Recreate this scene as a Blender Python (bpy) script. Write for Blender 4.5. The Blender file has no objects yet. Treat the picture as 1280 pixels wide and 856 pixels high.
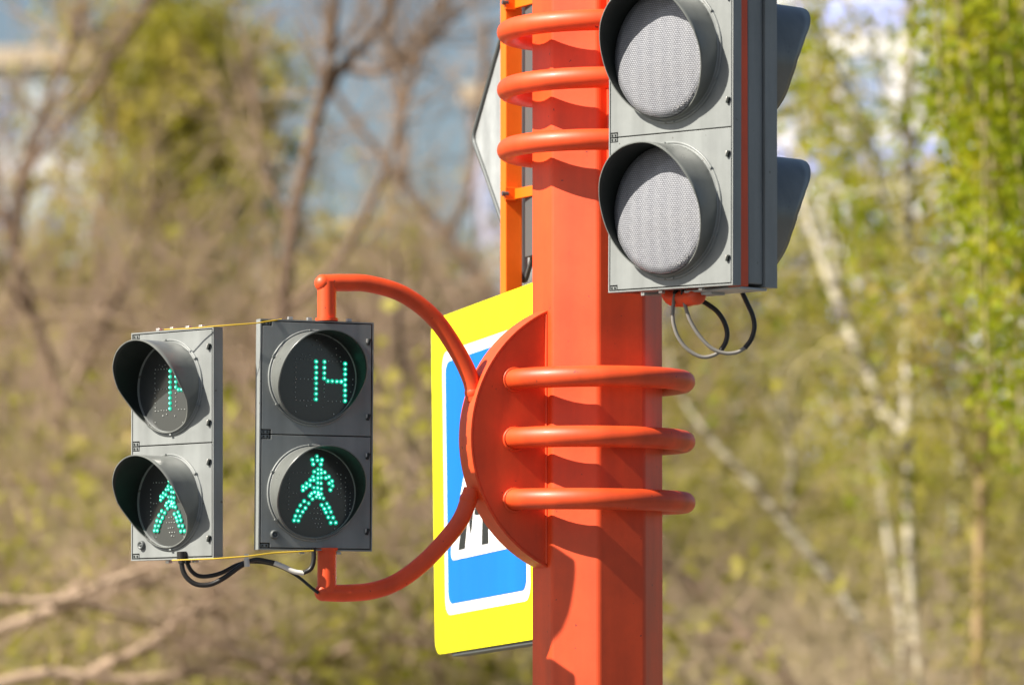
import bpy, math, random
import numpy as np
from mathutils import Vector, Matrix, Quaternion

PI = math.pi
R_ = math.radians
scene = bpy.context.scene
COL = scene.collection
FPX = 6000.0                      # focal length in pixels of a 1280 wide frame
PITCH = math.atan(405 / FPX)
CAMZ = 1.6
CP, SP = math.cos(PITCH), math.sin(PITCH)


def at(px, py, Y):
    """world point seen at pixel (px,py) of the 1280x856 frame, at world distance Y"""
    a, b = (px - 640) / FPX, (428 - py) / FPX
    d = Vector((a, CP - b * SP, SP + b * CP))
    return d * (Y / d.y) + Vector((0, 0, CAMZ))


# ------------------------------------------------------------------ materials
def mat(name, col, rough=0.5, spec=0.5, metal=0.0, var=0.0, vscale=20.0, bump=0.0, bscale=200.0,
        coat=0.0, col2=None, emit=None, estr=0.0, trans=0.0):
    m = bpy.data.materials.new(name)
    m.use_nodes = True
    nt = m.node_tree
    b = nt.nodes['Principled BSDF']
    b.inputs['Base Color'].default_value = (*col, 1)
    b.inputs['Roughness'].default_value = rough
    b.inputs['Specular IOR Level'].default_value = spec
    b.inputs['Metallic'].default_value = metal
    b.inputs['Coat Weight'].default_value = coat
    b.inputs['Coat Roughness'].default_value = 0.15
    if emit:
        b.inputs['Emission Color'].default_value = (*emit, 1)
        b.inputs['Emission Strength'].default_value = estr
    tc = None
    if var or col2 or bump:
        tc = nt.nodes.new('ShaderNodeTexCoord')
    if var or col2:
        n = nt.nodes.new('ShaderNodeTexNoise')
        n.inputs['Scale'].default_value = vscale
        n.inputs['Detail'].default_value = 6
        n.inputs['Roughness'].default_value = 0.65
        nt.links.new(tc.outputs['Object'], n.inputs['Vector'])
        cr = nt.nodes.new('ShaderNodeValToRGB')
        cr.color_ramp.elements[0].position = 0.36
        cr.color_ramp.elements[1].position = 0.66
        c2 = col2 if col2 else tuple(min(1, c * (1 + var)) for c in col)
        c1 = col if col2 else tuple(c * (1 - var) for c in col)
        cr.color_ramp.elements[0].color = (*c1, 1)
        cr.color_ramp.elements[1].color = (*c2, 1)
        nt.links.new(n.outputs['Fac'], cr.inputs['Fac'])
        nt.links.new(cr.outputs['Color'], b.inputs['Base Color'])
        mr = nt.nodes.new('ShaderNodeMapRange')
        mr.inputs['To Min'].default_value = max(0.05, rough - 0.1)
        mr.inputs['To Max'].default_value = min(1, rough + 0.1)
        nt.links.new(n.outputs['Fac'], mr.inputs['Value'])
        nt.links.new(mr.outputs['Result'], b.inputs['Roughness'])
    if bump:
        n2 = nt.nodes.new('ShaderNodeTexNoise')
        n2.inputs['Scale'].default_value = bscale
        n2.inputs['Detail'].default_value = 3
        nt.links.new(tc.outputs['Object'], n2.inputs['Vector'])
        bp = nt.nodes.new('ShaderNodeBump')
        bp.inputs['Strength'].default_value = bump
        bp.inputs['Distance'].default_value = 0.002
        nt.links.new(n2.outputs['Fac'], bp.inputs['Height'])
        nt.links.new(bp.outputs['Normal'], b.inputs['Normal'])
    return m


def leaf_mat(name, stops, scale=1.2, transl=0.35):
    """leaves / twig masses: a colour per clump from object-space noise, some light let through"""
    m = bpy.data.materials.new(name)
    m.use_nodes = True
    nt = m.node_tree
    b = nt.nodes['Principled BSDF']
    b.inputs['Roughness'].default_value = 0.6
    b.inputs['Specular IOR Level'].default_value = 0.25
    tc = nt.nodes.new('ShaderNodeTexCoord')
    n = nt.nodes.new('ShaderNodeTexNoise')
    n.inputs['Scale'].default_value = scale
    n.inputs['Detail'].default_value = 4
    nt.links.new(tc.outputs['Object'], n.inputs['Vector'])
    cr = nt.nodes.new('ShaderNodeValToRGB')
    el = cr.color_ramp.elements
    for i, (p, c) in enumerate(stops):
        e = el[i] if i < 2 else el.new(p)
        e.position = p
        e.color = (*c, 1)
    nt.links.new(n.outputs['Fac'], cr.inputs['Fac'])
    nt.links.new(cr.outputs['Color'], b.inputs['Base Color'])
    if transl:
        tr = nt.nodes.new('ShaderNodeBsdfTranslucent')
        nt.links.new(cr.outputs['Color'], tr.inputs['Color'])
        mx = nt.nodes.new('ShaderNodeMixShader')
        mx.inputs['Fac'].default_value = transl
        nt.links.new(b.outputs[0], mx.inputs[1])
        nt.links.new(tr.outputs[0], mx.inputs[2])
        nt.links.new(mx.outputs[0], nt.nodes['Material Output'].inputs['Surface'])
    return m


RED = mat('red_paint', (0.75, 0.076, 0.013), 0.50, 0.5, var=0.12, vscale=6, bump=0.06, bscale=120, coat=0.05)
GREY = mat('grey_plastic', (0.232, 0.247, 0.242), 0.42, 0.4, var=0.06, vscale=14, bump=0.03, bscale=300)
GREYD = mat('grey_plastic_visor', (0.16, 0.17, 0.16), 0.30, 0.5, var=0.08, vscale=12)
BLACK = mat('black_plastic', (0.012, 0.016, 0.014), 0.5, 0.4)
RUBBER = mat('black_rubber', (0.012, 0.011, 0.010), 0.45, 0.5)
CABLEG = mat('grey_cable', (0.20, 0.19, 0.17), 0.45, 0.5)
WHITEC = mat('white_sleeve', (0.62, 0.60, 0.55), 0.5, 0.4)
STEEL = mat('zinc_steel', (0.42, 0.44, 0.44), 0.5, 0.5, metal=0.35, var=0.1, vscale=14)
STEELD = mat('dark_steel', (0.10, 0.11, 0.11), 0.5, 0.5, metal=0.2)
BOLT = mat('bolt_metal', (0.55, 0.53, 0.5), 0.35, 0.5, metal=0.7)
ORANGE = mat('orange_paint', (0.88, 0.155, 0.003), 0.45, 0.4, var=0.06, vscale=9)
YELLOW = mat('fluorescent_yellow_sheeting', (0.88, 0.82, 0.006), 0.42, 0.35, var=0.02, vscale=5)
BLUE = mat('blue_sheeting', (0.0, 0.165, 0.68), 0.4, 0.35, var=0.03, vscale=5)
WHITE = mat('white_sheeting', (0.86, 0.87, 0.87), 0.4, 0.35)
INK = mat('black_sheeting', (0.018, 0.02, 0.02), 0.4, 0.35)
YWIRE = mat('yellow_wire', (0.62, 0.42, 0.03), 0.45, 0.4)
PANEL = mat('dark_led_panel', (0.045, 0.05, 0.05), 0.22, 0.6, coat=0.6)
LED = mat('green_led', (0.1, 0.8, 0.5), 0.3, emit=(0.20, 1.0, 0.64), estr=1.25)
GLOW = mat('green_led_halo', (0.0, 0.10, 0.07), 0.3, emit=(0.0, 0.40, 0.25), estr=0.55)  # glow round the lit LEDs, painted as dim emission on flat discs
DEAD = mat('unlit_led', (0.62, 0.64, 0.62), 0.25, 0.7)


def chips(m, scale, thr, col):
    nt = m.node_tree
    b = nt.nodes['Principled BSDF']
    src = b.inputs['Base Color'].links[0].from_socket
    tc = nt.nodes.new('ShaderNodeTexCoord')
    n = nt.nodes.new('ShaderNodeTexNoise')
    n.inputs['Scale'].default_value = scale
    n.inputs['Detail'].default_value = 4
    nt.links.new(tc.outputs['Object'], n.inputs['Vector'])
    mr = nt.nodes.new('ShaderNodeMapRange')
    mr.inputs['From Min'].default_value = thr
    mr.inputs['From Max'].default_value = thr + .015
    nt.links.new(n.outputs['Fac'], mr.inputs['Value'])
    mx = nt.nodes.new('ShaderNodeMix')
    mx.data_type = 'RGBA'
    nt.links.new(mr.outputs[0], mx.inputs['Factor'])
    nt.links.new(src, mx.inputs[6])
    mx.inputs[7].default_value = (*col, 1)
    nt.links.new(mx.outputs[2], b.inputs['Base Color'])


def streaks(m, lo, hi, sc=(22, 22, 2.2)):
    nt = m.node_tree
    b = nt.nodes['Principled BSDF']
    lk = b.inputs['Base Color'].links
    tc = nt.nodes.new('ShaderNodeTexCoord')
    mp = nt.nodes.new('ShaderNodeMapping')
    mp.inputs['Scale'].default_value = sc
    n = nt.nodes.new('ShaderNodeTexNoise')
    n.inputs['Scale'].default_value = 1.0
    n.inputs['Detail'].default_value = 5
    nt.links.new(tc.outputs['Object'], mp.inputs[0])
    nt.links.new(mp.outputs[0], n.inputs['Vector'])
    mr = nt.nodes.new('ShaderNodeMapRange')
    mr.inputs['From Min'].default_value = .32
    mr.inputs['From Max'].default_value = .68
    mr.inputs['To Min'].default_value = lo
    mr.inputs['To Max'].default_value = hi
    nt.links.new(n.outputs['Fac'], mr.inputs['Value'])
    mx = nt.nodes.new('ShaderNodeMix')
    mx.data_type = 'RGBA'
    mx.blend_type = 'MULTIPLY'
    mx.inputs['Factor'].default_value = 1
    if lk:
        nt.links.new(lk[0].from_socket, mx.inputs[6])
    else:
        mx.inputs[6].default_value = b.inputs['Base Color'].default_value
    nt.links.new(mr.outputs[0], mx.inputs[7])
    nt.links.new(mx.outputs[2], b.inputs['Base Color'])


streaks(GREY, .80, 1.06)
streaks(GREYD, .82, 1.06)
streaks(RED, .78, 1.06, (14, 14, 1.5))
streaks(YELLOW, .90, 1.02, (9, 9, 1.2))
streaks(BLUE, .86, 1.04, (9, 9, 1.2))
streaks(STEEL, .8, 1.05, (12, 12, 2))
chips(RED, 75, .715, (0.22, 0.03, 0.015))
chips(GREY, 60, .715, (0.10, 0.095, 0.085))


def vary_led(m, lo, hi):
    nt = m.node_tree
    b = nt.nodes['Principled BSDF']
    tc = nt.nodes.new('ShaderNodeTexCoord')
    n = nt.nodes.new('ShaderNodeTexNoise')
    n.inputs['Scale'].default_value = 95
    nt.links.new(tc.outputs['Object'], n.inputs['Vector'])
    mr = nt.nodes.new('ShaderNodeMapRange')
    mr.inputs['From Min'].default_value = .35
    mr.inputs['From Max'].default_value = .65
    mr.inputs['To Min'].default_value = lo
    mr.inputs['To Max'].default_value = hi
    nt.links.new(n.outputs['Fac'], mr.inputs['Value'])
    nt.links.new(mr.outputs[0], b.inputs['Emission Strength'])


vary_led(LED, .9, 2.4)
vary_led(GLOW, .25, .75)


def lens_mat():
    m = bpy.data.materials.new('clear_prism_lens')
    m.use_nodes = True
    nt = m.node_tree
    b = nt.nodes['Principled BSDF']
    b.inputs['Roughness'].default_value = 0.32
    b.inputs['Coat Weight'].default_value = 0.3
    tc = nt.nodes.new('ShaderNodeTexCoord')
    mp = nt.nodes.new('ShaderNodeMapping')
    mp.inputs['Rotation'].default_value = (R_(90), 0, 0)
    nt.links.new(tc.outputs['Object'], mp.inputs['Vector'])
    br = nt.nodes.new('ShaderNodeTexBrick')
    br.offset = 0.5
    br.inputs['Scale'].default_value = 1.0
    br.inputs['Brick Width'].default_value = 0.0062
    br.inputs['Row Height'].default_value = 0.0040
    br.inputs['Mortar Size'].default_value = 0.0008
    br.inputs['Mortar Smooth'].default_value = 0.6
    br.inputs['Color1'].default_value = (0.345, 0.355, 0.385, 1)
    br.inputs['Color2'].default_value = (0.295, 0.305, 0.335, 1)
    br.inputs['Mortar'].default_value = (0.12, 0.122, 0.13, 1)
    nt.links.new(mp.outputs[0], br.inputs['Vector'])
    # wide vertical bands of the moulded prisms
    wv = nt.nodes.new('ShaderNodeTexWave')
    wv.inputs['Scale'].default_value = 9.0
    wv.inputs['Distortion'].default_value = 0.6
    nt.links.new(tc.outputs['Object'], wv.inputs['Vector'])
    mx = nt.nodes.new('ShaderNodeMix')
    mx.data_type = 'RGBA'
    mx.blend_type = 'MULTIPLY'
    mr = nt.nodes.new('ShaderNodeMapRange')
    mr.inputs['To Min'].default_value = 0.0
    mr.inputs['To Max'].default_value = 0.3
    nt.links.new(wv.outputs['Fac'], mr.inputs['Value'])
    nt.links.new(mr.outputs[0], mx.inputs['Factor'])
    nt.links.new(br.outputs['Color'], mx.inputs[6])
    mx.inputs[7].default_value = (0.7, 0.7, 0.74, 1)
    nt.links.new(mx.outputs[2], b.inputs['Base Color'])
    bp = nt.nodes.new('ShaderNodeBump')
    bp.inputs['Strength'].default_value = 0.6
    bp.inputs['Distance'].default_value = 0.0015
    bp.invert = True
    nt.links.new(br.outputs['Fac'], bp.inputs['Height'])
    nt.links.new(bp.outputs['Normal'], b.inputs['Normal'])
    return m


LENS = lens_mat()
LETTER = mat('lens_rim_marks', (0.16, 0.16, 0.165), 0.4)

BARK = mat('brown_bark', (0.12, 0.08, 0.055), 0.85, 0.2, col2=(0.24, 0.165, 0.115), vscale=6)
BARKD = mat('dark_bark', (0.075, 0.055, 0.045), 0.85, 0.2, col2=(0.14, 0.10, 0.08), vscale=6)
TWIG = mat('pinkish_twigs', (0.27, 0.19, 0.13), 0.8, 0.2, col2=(0.46, 0.34, 0.245), vscale=1.5)
TWIGO = mat('olive_twigs', (0.28, 0.235, 0.11), 0.8, 0.2, col2=(0.42, 0.36, 0.18), vscale=1.5)
TAN = mat('tan_bark', (0.30, 0.21, 0.11), 0.85, 0.2, col2=(0.42, 0.30, 0.17), vscale=4)


def birch_mat():
    m = mat('birch_bark', (0.62, 0.58, 0.48), 0.7, 0.3)
    nt = m.node_tree
    b = nt.nodes['Principled BSDF']
    tc = nt.nodes.new('ShaderNodeTexCoord')
    mp = nt.nodes.new('ShaderNodeMapping')
    mp.inputs['Scale'].default_value = (2, 2, 7)
    n = nt.nodes.new('ShaderNodeTexNoise')
    n.inputs['Scale'].default_value = 2.2
    n.inputs['Detail'].default_value = 5
    nt.links.new(tc.outputs['Object'], mp.inputs[0])
    nt.links.new(mp.outputs[0], n.inputs['Vector'])
    cr = nt.nodes.new('ShaderNodeValToRGB')
    e = cr.color_ramp.elements
    e[0].position, e[0].color = 0.42, (0.12, 0.095, 0.07, 1)
    e[1].position, e[1].color = 0.53, (0.55, 0.50, 0.38, 1)
    nt.links.new(n.outputs['Fac'], cr.inputs[0])
    nt.links.new(cr.outputs[0], b.inputs['Base Color'])
    return m


TWIGT = mat('tan_dry_stems', (0.34, 0.265, 0.165), 0.8, 0.2, col2=(0.52, 0.42, 0.28), vscale=1.5)
GRASSR = leaf_mat('pale_dry_grass', [(0.36, (0.17, 0.17, 0.04)), (0.50, (0.38, 0.30, 0.17)), (0.66, (0.50, 0.39, 0.26))], 0.9, 0.2)
BIRCH = birch_mat()
LEAF_SPRING = leaf_mat('spring_leaves', [(0.36, (0.22, 0.23, 0.025)), (0.52, (0.40, 0.36, 0.05)), (0.68, (0.56, 0.44, 0.12))], 2.0, 0.55)
LEAF_BRIGHT = leaf_mat('bright_spring_leaves', [(0.36, (0.14, 0.20, 0.006)), (0.52, (0.30, 0.35, 0.010)), (0.68, (0.48, 0.40, 0.02))], 2.5, 0.5)
LEAF_OLIVE = leaf_mat('olive_buds', [(0.36, (0.22, 0.22, 0.03)), (0.52, (0.42, 0.38, 0.06)), (0.68, (0.52, 0.39, 0.17))], 1.2, 0.5)
LEAF_WOOD = leaf_mat('far_wood_mass', [(0.33, (0.12, 0.125, 0.025)), (0.44, (0.38, 0.34, 0.07)), (0.54, (0.38, 0.28, 0.18)), (0.66, (0.56, 0.45, 0.34))], 0.55, 0.5)
LEAF_WOODR = leaf_mat('far_wood_mass_light', [(0.30, (0.16, 0.18, 0.04)), (0.45, (0.30, 0.29, 0.07)), (0.56, (0.38, 0.32, 0.19)), (0.70, (0.46, 0.40, 0.28))], 0.6, 0.3)
GRASS = leaf_mat('dry_grass', [(0.36, (0.07, 0.10, 0.012)), (0.52, (0.17, 0.15, 0.05)), (0.68, (0.40, 0.29, 0.18))], 0.9, 0.2)


# ------------------------------------------------------------------ mesh tools
class MB:
    def __init__(s):
        s.v, s.f, s.m, s.sm = [], [], [], []

    def add(s, verts, faces, mi=0, smooth=False):
        o = len(s.v)
        s.v += [tuple(v) for v in verts]
        s.f += [tuple(i + o for i in f) for f in faces]
        s.m += [mi] * len(faces)
        s.sm += [smooth] * len(faces)

    def box(s, c, d, mi=0, M=None):
        x, y, z = (k / 2 for k in d)
        vs = [Vector((sx * x, sy * y, sz * z)) for sz in (-1, 1) for sy in (-1, 1) for sx in (-1, 1)]
        if M:
            vs = [M @ v for v in vs]
        vs = [v + Vector(c) for v in vs]
        s.add(vs, [(0, 2, 3, 1), (4, 5, 7, 6), (0, 1, 5, 4), (2, 6, 7, 3), (0, 4, 6, 2), (1, 3, 7, 5)], mi)

    def tube(s, pts, rad, n=12, mi=0, caps=True, closed=False):
        pts = [Vector(p) for p in pts]
        N = len(pts)
        if not hasattr(rad, '__len__'):
            rad = [rad] * N
        T = []
        for i in range(N):
            a = pts[(i - 1) % N] if (i > 0 or closed) else pts[0]
            b = pts[(i + 1) % N] if (i < N - 1 or closed) else pts[-1]
            T.append((b - a).normalized())
        up = Vector((0, 0, 1)) if abs(T[0].z) < 0.9 else Vector((1, 0, 0))
        nrm = (up - T[0] * up.dot(T[0])).normalized()
        vs = []
        for i in range(N):
            nrm = (nrm - T[i] * nrm.dot(T[i])).normalized()
            bn = T[i].cross(nrm)
            for k in range(n):
                a = 2 * PI * k / n
                vs.append(pts[i] + (nrm * math.cos(a) + bn * math.sin(a)) * rad[i])
        fs = []
        for i in range(N if closed else N - 1):
            for k in range(n):
                j = (i + 1) % N
                fs.append((i * n + k, i * n + (k + 1) % n, j * n + (k + 1) % n, j * n + k))
        s.add(vs, fs, mi, True)
        if caps and not closed:
            s.add(vs[:n], [tuple(range(n))[::-1]], mi)
            s.add(vs[-n:], [tuple(range(n))], mi)

    def ball(s, c, r, mi=0, n=12, m=8):
        vs, fs = [], []
        for i in range(m + 1):
            t = PI * i / m
            for k in range(n):
                a = 2 * PI * k / n
                vs.append((c[0] + r * math.sin(t) * math.cos(a), c[1] + r * math.sin(t) * math.sin(a), c[2] + r * math.cos(t)))
        for i in range(m):
            for k in range(n):
                fs.append((i * n + k, (i + 1) * n + k, (i + 1) * n + (k + 1) % n, i * n + (k + 1) % n))
        s.add(vs, fs, mi, True)

    def prism(s, poly, y0, y1, mi=0):
        """polygon in local XZ extruded from y0 (front, smaller) to y1"""
        n = len(poly)
        vs = [(x, y0, z) for x, z in poly] + [(x, y1, z) for x, z in poly]
        fs = [tuple(range(n)), tuple(range(2 * n - 1, n - 1, -1))]
        fs += [(k, n + k, n + (k + 1) % n, (k + 1) % n) for k in range(n)]
        s.add(vs, fs, mi)

    def ring_y(s, prof, c=(0, 0, 0), n=72, mi=0):
        """lathe about the local Y axis; prof = [(r, y)]"""
        vs, fs = [], []
        P = len(prof)
        for k in range(n):
            a = 2 * PI * k / n
            for r, y in prof:
                vs.append((c[0] + r * math.cos(a), c[1] + y, c[2] + r * math.sin(a)))
        for k in range(n):
            j = (k + 1) % n
            for i in range(P - 1):
                fs.append((k * P + i, k * P + i + 1, j * P + i + 1, j * P + i))
        s.add(vs, fs, mi, True)

    def build(s, name, mats, parent=None, bevel=0.0, seg=2):
        me = bpy.data.meshes.new(name)
        me.from_pydata(s.v, [], s.f)
        if not isinstance(mats, (list, tuple)):
            mats = [mats]
        for m in mats:
            me.materials.append(m)
        me.polygons.foreach_set('material_index', s.m)
        me.polygons.foreach_set('use_smooth', s.sm)
        me.update()
        o = bpy.data.objects.new(name, me)
        COL.objects.link(o)
        if parent:
            o.parent = parent
        if bevel:
            b = o.modifiers.new('bevel', 'BEVEL')
            b.width = bevel
            b.segments = seg
            b.limit_method = 'ANGLE'
            b.angle_limit = R_(40)
            b.harden_normals = False
        return o


def tag(o, label, cat, group=None, kind=None):
    if label:
        o['label'] = label
    if cat:
        o['category'] = cat
    if group:
        o['group'] = group
    if kind:
        o['kind'] = kind
    return o


def empty(name, loc, rot=(0, 0, 0)):
    o = bpy.data.objects.new(name, None)
    COL.objects.link(o)
    o.location = loc
    o.rotation_euler = rot
    o.empty_display_size = 0.1
    return o


def spline(pts, n=8):
    """Catmull-Rom through points"""
    P = [Vector(p) for p in pts]
    P = [P[0] * 2 - P[1]] + P + [P[-1] * 2 - P[-2]]
    out = []
    for i in range(1, len(P) - 2):
        for k in range(n):
            t = k / n
            a, b, c, d = P[i - 1], P[i], P[i + 1], P[i + 2]
            out.append(0.5 * ((2 * b) + (c - a) * t + (2 * a - 5 * b + 4 * c - d) * t * t + (3 * b - a - 3 * c + d) * t ** 3))
    out.append(P[-2])
    return out


K = 1 / 600.0                       # metres per photograph pixel at the pole
POLE_Y = 10.0
AX = at(746.5, 428, POLE_Y).x


def zpole(py):
    return at(746.5, py, POLE_Y).z


# ------------------------------------------------------------------ pole
pole = empty('signal_pole', (AX, POLE_Y, 0.12))
tag(pole, 'thick octagonal red-orange painted pole carrying the signals and signs', 'pole')
mb = MB()
RP = 82 * K
n = 8
zs = [0.0, 0.3, 6.2]
vs = []
for z in zs:
    for k in range(n):
        a = -PI / 2 + 2 * PI * k / n
        vs.append((RP * math.cos(a), RP * math.sin(a), z))
fs = [(i * n + k, i * n + (k + 1) % n, (i + 1) * n + (k + 1) % n, (i + 1) * n + k) for i in range(len(zs) - 1) for k in range(n)]
fs.append(tuple(range(2 * n, 3 * n)))
mb.add(vs, fs)
mb.build('shaft', RED, pole, bevel=0.006, seg=3)
mb = MB()
mb.box((0, 0, 0.0125), (0.42, 0.42, 0.025))
for sx in (-1, 1):
    for sy in (-1, 1):
        mb.tube([(sx * .17, sy * .17, .02), (sx * .17, sy * .17, .06)], .014, 6)
mb.build('base_flange', RED, pole, bevel=0.003)


# ------------------------------------------------------------------ brackets
def bracket(label, alpha, py0, ring_py, reach):
    z0 = zpole(py0)
    e = empty('signal_bracket', (AX, POLE_Y, z0), (0, 0, R_(alpha - 90)))
    tag(e, label, 'bracket', 'red brackets clamped round the octagonal pole')
    TH = 36 * K
    R0 = 173 * K
    u0, cu = 74 * K, 3.5 * K
    h = math.sqrt(R0 ** 2 - (u0 - cu) ** 2)
    a0 = math.atan2(h, u0 - cu)
    # gusset plate: half disc welded edge-on to the pole
    arc = [(cu + R0 * math.cos(a0 - 2 * a0 * i / 40), R0 * math.sin(a0 - 2 * a0 * i / 40)) for i in range(41)]
    mb = MB()
    mb.prism([(u - .002, z) for u, z in arc], -TH / 2, TH / 2)
    mb.build('gusset_plate', RED, e, bevel=0.0015)
    # rim strip bent round the plate
    mb = MB()
    R1 = R0 + .004
    vs, fs = [], []
    for i in range(41):
        a = a0 - 2 * a0 * i / 40
        for r in (R0 - .001, R1):
            for v in (-TH / 2 - .003, TH / 2 + .0025):
                vs.append((cu + r * math.cos(a), v, r * math.sin(a)))
    for i in range(40):
        o, p = i * 4, i * 4 + 4
        fs += [(o, o + 1, p + 1, p), (o + 2, p + 2, p + 3, o + 3), (o, p, p + 2, o + 2), (o + 1, o + 3, p + 3, p + 1)]
    fs += [(0, 2, 3, 1), (160, 161, 163, 162)]
    mb.add(vs, fs)
    mb.build('rim_strip', RED, e, bevel=0.001)
    mb = MB()
    mb.tube([(76.5 * K, TH / 2 * sg, h * t) for sg in (1,) for t in (-.98, -.5, 0, .5, .98)], .0035, 8)
    mb.tube([(76.5 * K, -TH / 2, h * t) for t in (-.98, -.5, 0, .5, .98)], .0035, 8)
    mb.build('weld_seam', RED, e)
    # the three clamp rings
    RR, sh, tr = 115 * K, 6 * K, 13.2 * K
    for q, py in enumerate(ring_py):
        z = at(746.5, py, POLE_Y - .195).z - z0
        phi = math.asin((TH / 2 - .002) / RR)
        pts = []
        for i in range(73):
            a = phi + (2 * PI - 2 * phi) * i / 72
            pts.append((sh + RR * math.cos(a), RR * math.sin(a), z + (0.002 * math.sin(a * 1.0 + q))))
        mb = MB()
        mb.tube(pts, tr, 20)
        # weld beads where the ring meets the plate
        for sg in (-1, 1):
            c = (sh + RR * math.cos(phi), sg * (TH / 2 + .0005), z)
            ringp = [(c[0] + (tr + .001) * math.cos(t), c[1], c[2] + (tr + .001) * math.sin(t)) for t in [2 * PI * k / 20 for k in range(20)]]
            mb.tube(ringp, .0032, 6, closed=True)
        mb.build('clamp_ring', RED, e)
    return e, z0


def arm_pt(px, py, alpha):
    """local (u,0,z) of the pixel on the bracket's vertical plane"""
    su, cu = math.sin(R_(alpha)), -math.cos(R_(alpha))
    u = 0.3
    for _ in range(30):
        Y = POLE_Y + u * cu
        p = at(px, py, Y)
        u = (p.x - AX) / su
    return u, at(px, py, POLE_Y + u * cu).z


# lower bracket (pedestrian signals)
AL = -67.5
brl, zl = bracket('lower red bracket with curved pipe arms holding the pedestrian signals', AL, 550.5, (471, 546, 623), 1)
up_px = [(404, 354), (430, 353.5), (462, 355), (504, 368), (542, 397), (571, 438), (588, 473), (594, 500)]
lo_px = [(404, 740), (430, 741), (465, 738), (496, 727), (528, 704), (557, 674), (577, 647), (590, 612)]
for P in (up_px, lo_px):
    L = []
    for px, py in P:
        u, z = arm_pt(px, py, AL)
        L.append((u, 0, z - zl))
    mb = MB()
    mb.tube(spline(L, 8), 10.6 * K, 20)
    mb.ball(L[0], 10.9 * K, n=16, m=10)
    # weld at the gusset
    d = (Vector(L[-1]) - Vector(L[-2])).normalized()
    mb.ball(Vector(L[-2]) * .35 + Vector(L[-1]) * .65, 11.3 * K, n=16, m=10)
    mb.build('pipe_arm', RED, brl)
# short posts from the arms to the signal
for y0, y1 in ((352, 400.0), (687, 741)):
    u, za = arm_pt(408.5, y0, AL)
    u, zb = arm_pt(408.5, y1, AL)
    mb = MB()
    mb.tube([(u, 0, za - zl), (u, 0, zb - zl)], 11.6 * K, 18)
    zz = (zb if y1 < 500 else za) - zl
    mb.tube([(u, 0, zz - .002), (u, 0, zz + .004)], 14 * K, 18)
    mb.build('post', RED, brl)

# upper bracket (traffic lights)
AU = 22.5
bru, zu = bracket('upper red bracket with three rings holding the grey traffic lights', AU, 102, (25, 98, 176), 1)
uu, zb = arm_pt(863, 371, AU)
for sg in (-1, 1):
    zend = zb - zu if sg < 0 else -(zb - zu) + .46
    L = [(.262, 0, sg * .13), (.275, 0, sg * .2), (.30, 0, sg * .26), (.36, 0, zend + (-sg) * .09), (uu - .10, 0, zend - sg * .015), (uu - .04, 0, zend), (uu + .03, 0, zend)]
    mb = MB()
    mb.tube(spline(L, 8), 10.6 * K, 20)
    mb.ball(L[-1], 11.2 * K, n=16, m=10)
    mb.build('pipe_arm', RED, bru)


# ------------------------------------------------------------------ signal heads
def visor_mesh(Rv, prof, wall):
    """tunnel visor round local Y axis; prof = length as a function of height t=-1..1"""
    ts = [p[0] for p in prof]
    ls = [p[1] for p in prof]
    n, m = 96, 8
    mb = MB()
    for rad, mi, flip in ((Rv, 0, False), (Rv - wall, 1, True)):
        vs, fs = [], []
        for k in range(n):
            a = 2 * PI * k / n
            L = float(np.interp(math.sin(a), ts, ls))
            for j in range(m + 1):
                y = -L * j / m
                vs.append((rad * math.cos(a), y, rad * math.sin(a)))
        for k in range(n):
            q = (k + 1) % n
            for j in range(m):
                f = (k * (m + 1) + j, k * (m + 1) + j + 1, q * (m + 1) + j + 1, q * (m + 1) + j)
                fs.append(f[::-1] if flip else f)
        mb.add(vs, fs, mi, True)
    N = n * (m + 1)
    lip = []
    for k in range(n):
        q = (k + 1) % n
        lip.append((k * (m + 1) + m, N + k * (m + 1) + m, N + q * (m + 1) + m, q * (m + 1) + m))
    mb.f += lip
    mb.m += [0] * n
    mb.sm += [False] * n
    return mb


def px_led(lst, cx, cz, s=4.505, cosb=0.945, sc=0.9745):
    k = sc / 600 / s
    return [((x - cx) * k / cosb, (cz - y) * k) for x, y in lst]


c1 = [(432, y) for y in (305, 338, 368, 398, 428, 458, 487, 517)]
c2 = [(478, y) for y in (305, 338, 368, 398)]
rw = [(x, 414) for x in (498, 523, 549, 574)]
c3 = [(596, y) for y in (313, 343, 372, 402, 433, 463, 493, 522)]
DIGITS = px_led(c1 + c2 + rw + c3, 421, 397)
digits_off = [(320 + 22 * i, y) for i in range(5) for y in (292, 405, 526)] + [(316, y) for y in range(312, 520, 28)] \
    + [(478, y) for y in range(432, 525, 24)] + [(500 + 24 * i, y) for i in range(4) for y in (300, 526)] \
    + [(432, 185), (415, 212), (450, 212), (440, 238), (462, 236), (380, 556), (470, 560), (405, 548), (318, 590), (534, 600), (545, 226),
       (640, 400), (638, 430), (630, 470), (352, 268), (372, 276), (395, 268), (520, 270), (545, 262), (566, 276)]
DIGITS_OFF = px_led(digits_off, 421, 397)
man = [(422, 168), (397, 188), (425, 190), (450, 188), (402, 213), (445, 213), (428, 242), (446, 243), (408, 255), (428, 265), (447, 262),
       (467, 258), (401, 285), (428, 290), (447, 288), (490, 282), (386, 303), (405, 302), (428, 318), (445, 320), (474, 288), (508, 306),
       (365, 322), (384, 332), (405, 345), (427, 345), (447, 350), (492, 318), (511, 333), (345, 340), (362, 346), (500, 355), (345, 360),
       (392, 378), (410, 370), (430, 372), (448, 380), (383, 392), (420, 396), (440, 400), (460, 405), (399, 408), (352, 423), (376, 434),
       (451, 442), (480, 433), (331, 446), (358, 460), (466, 462), (492, 455), (316, 477), (343, 482), (475, 483), (503, 480), (303, 506),
       (330, 506), (488, 510), (515, 512), (296, 532), (320, 532), (502, 540), (530, 540), (435, 384), (428, 384)]
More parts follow.
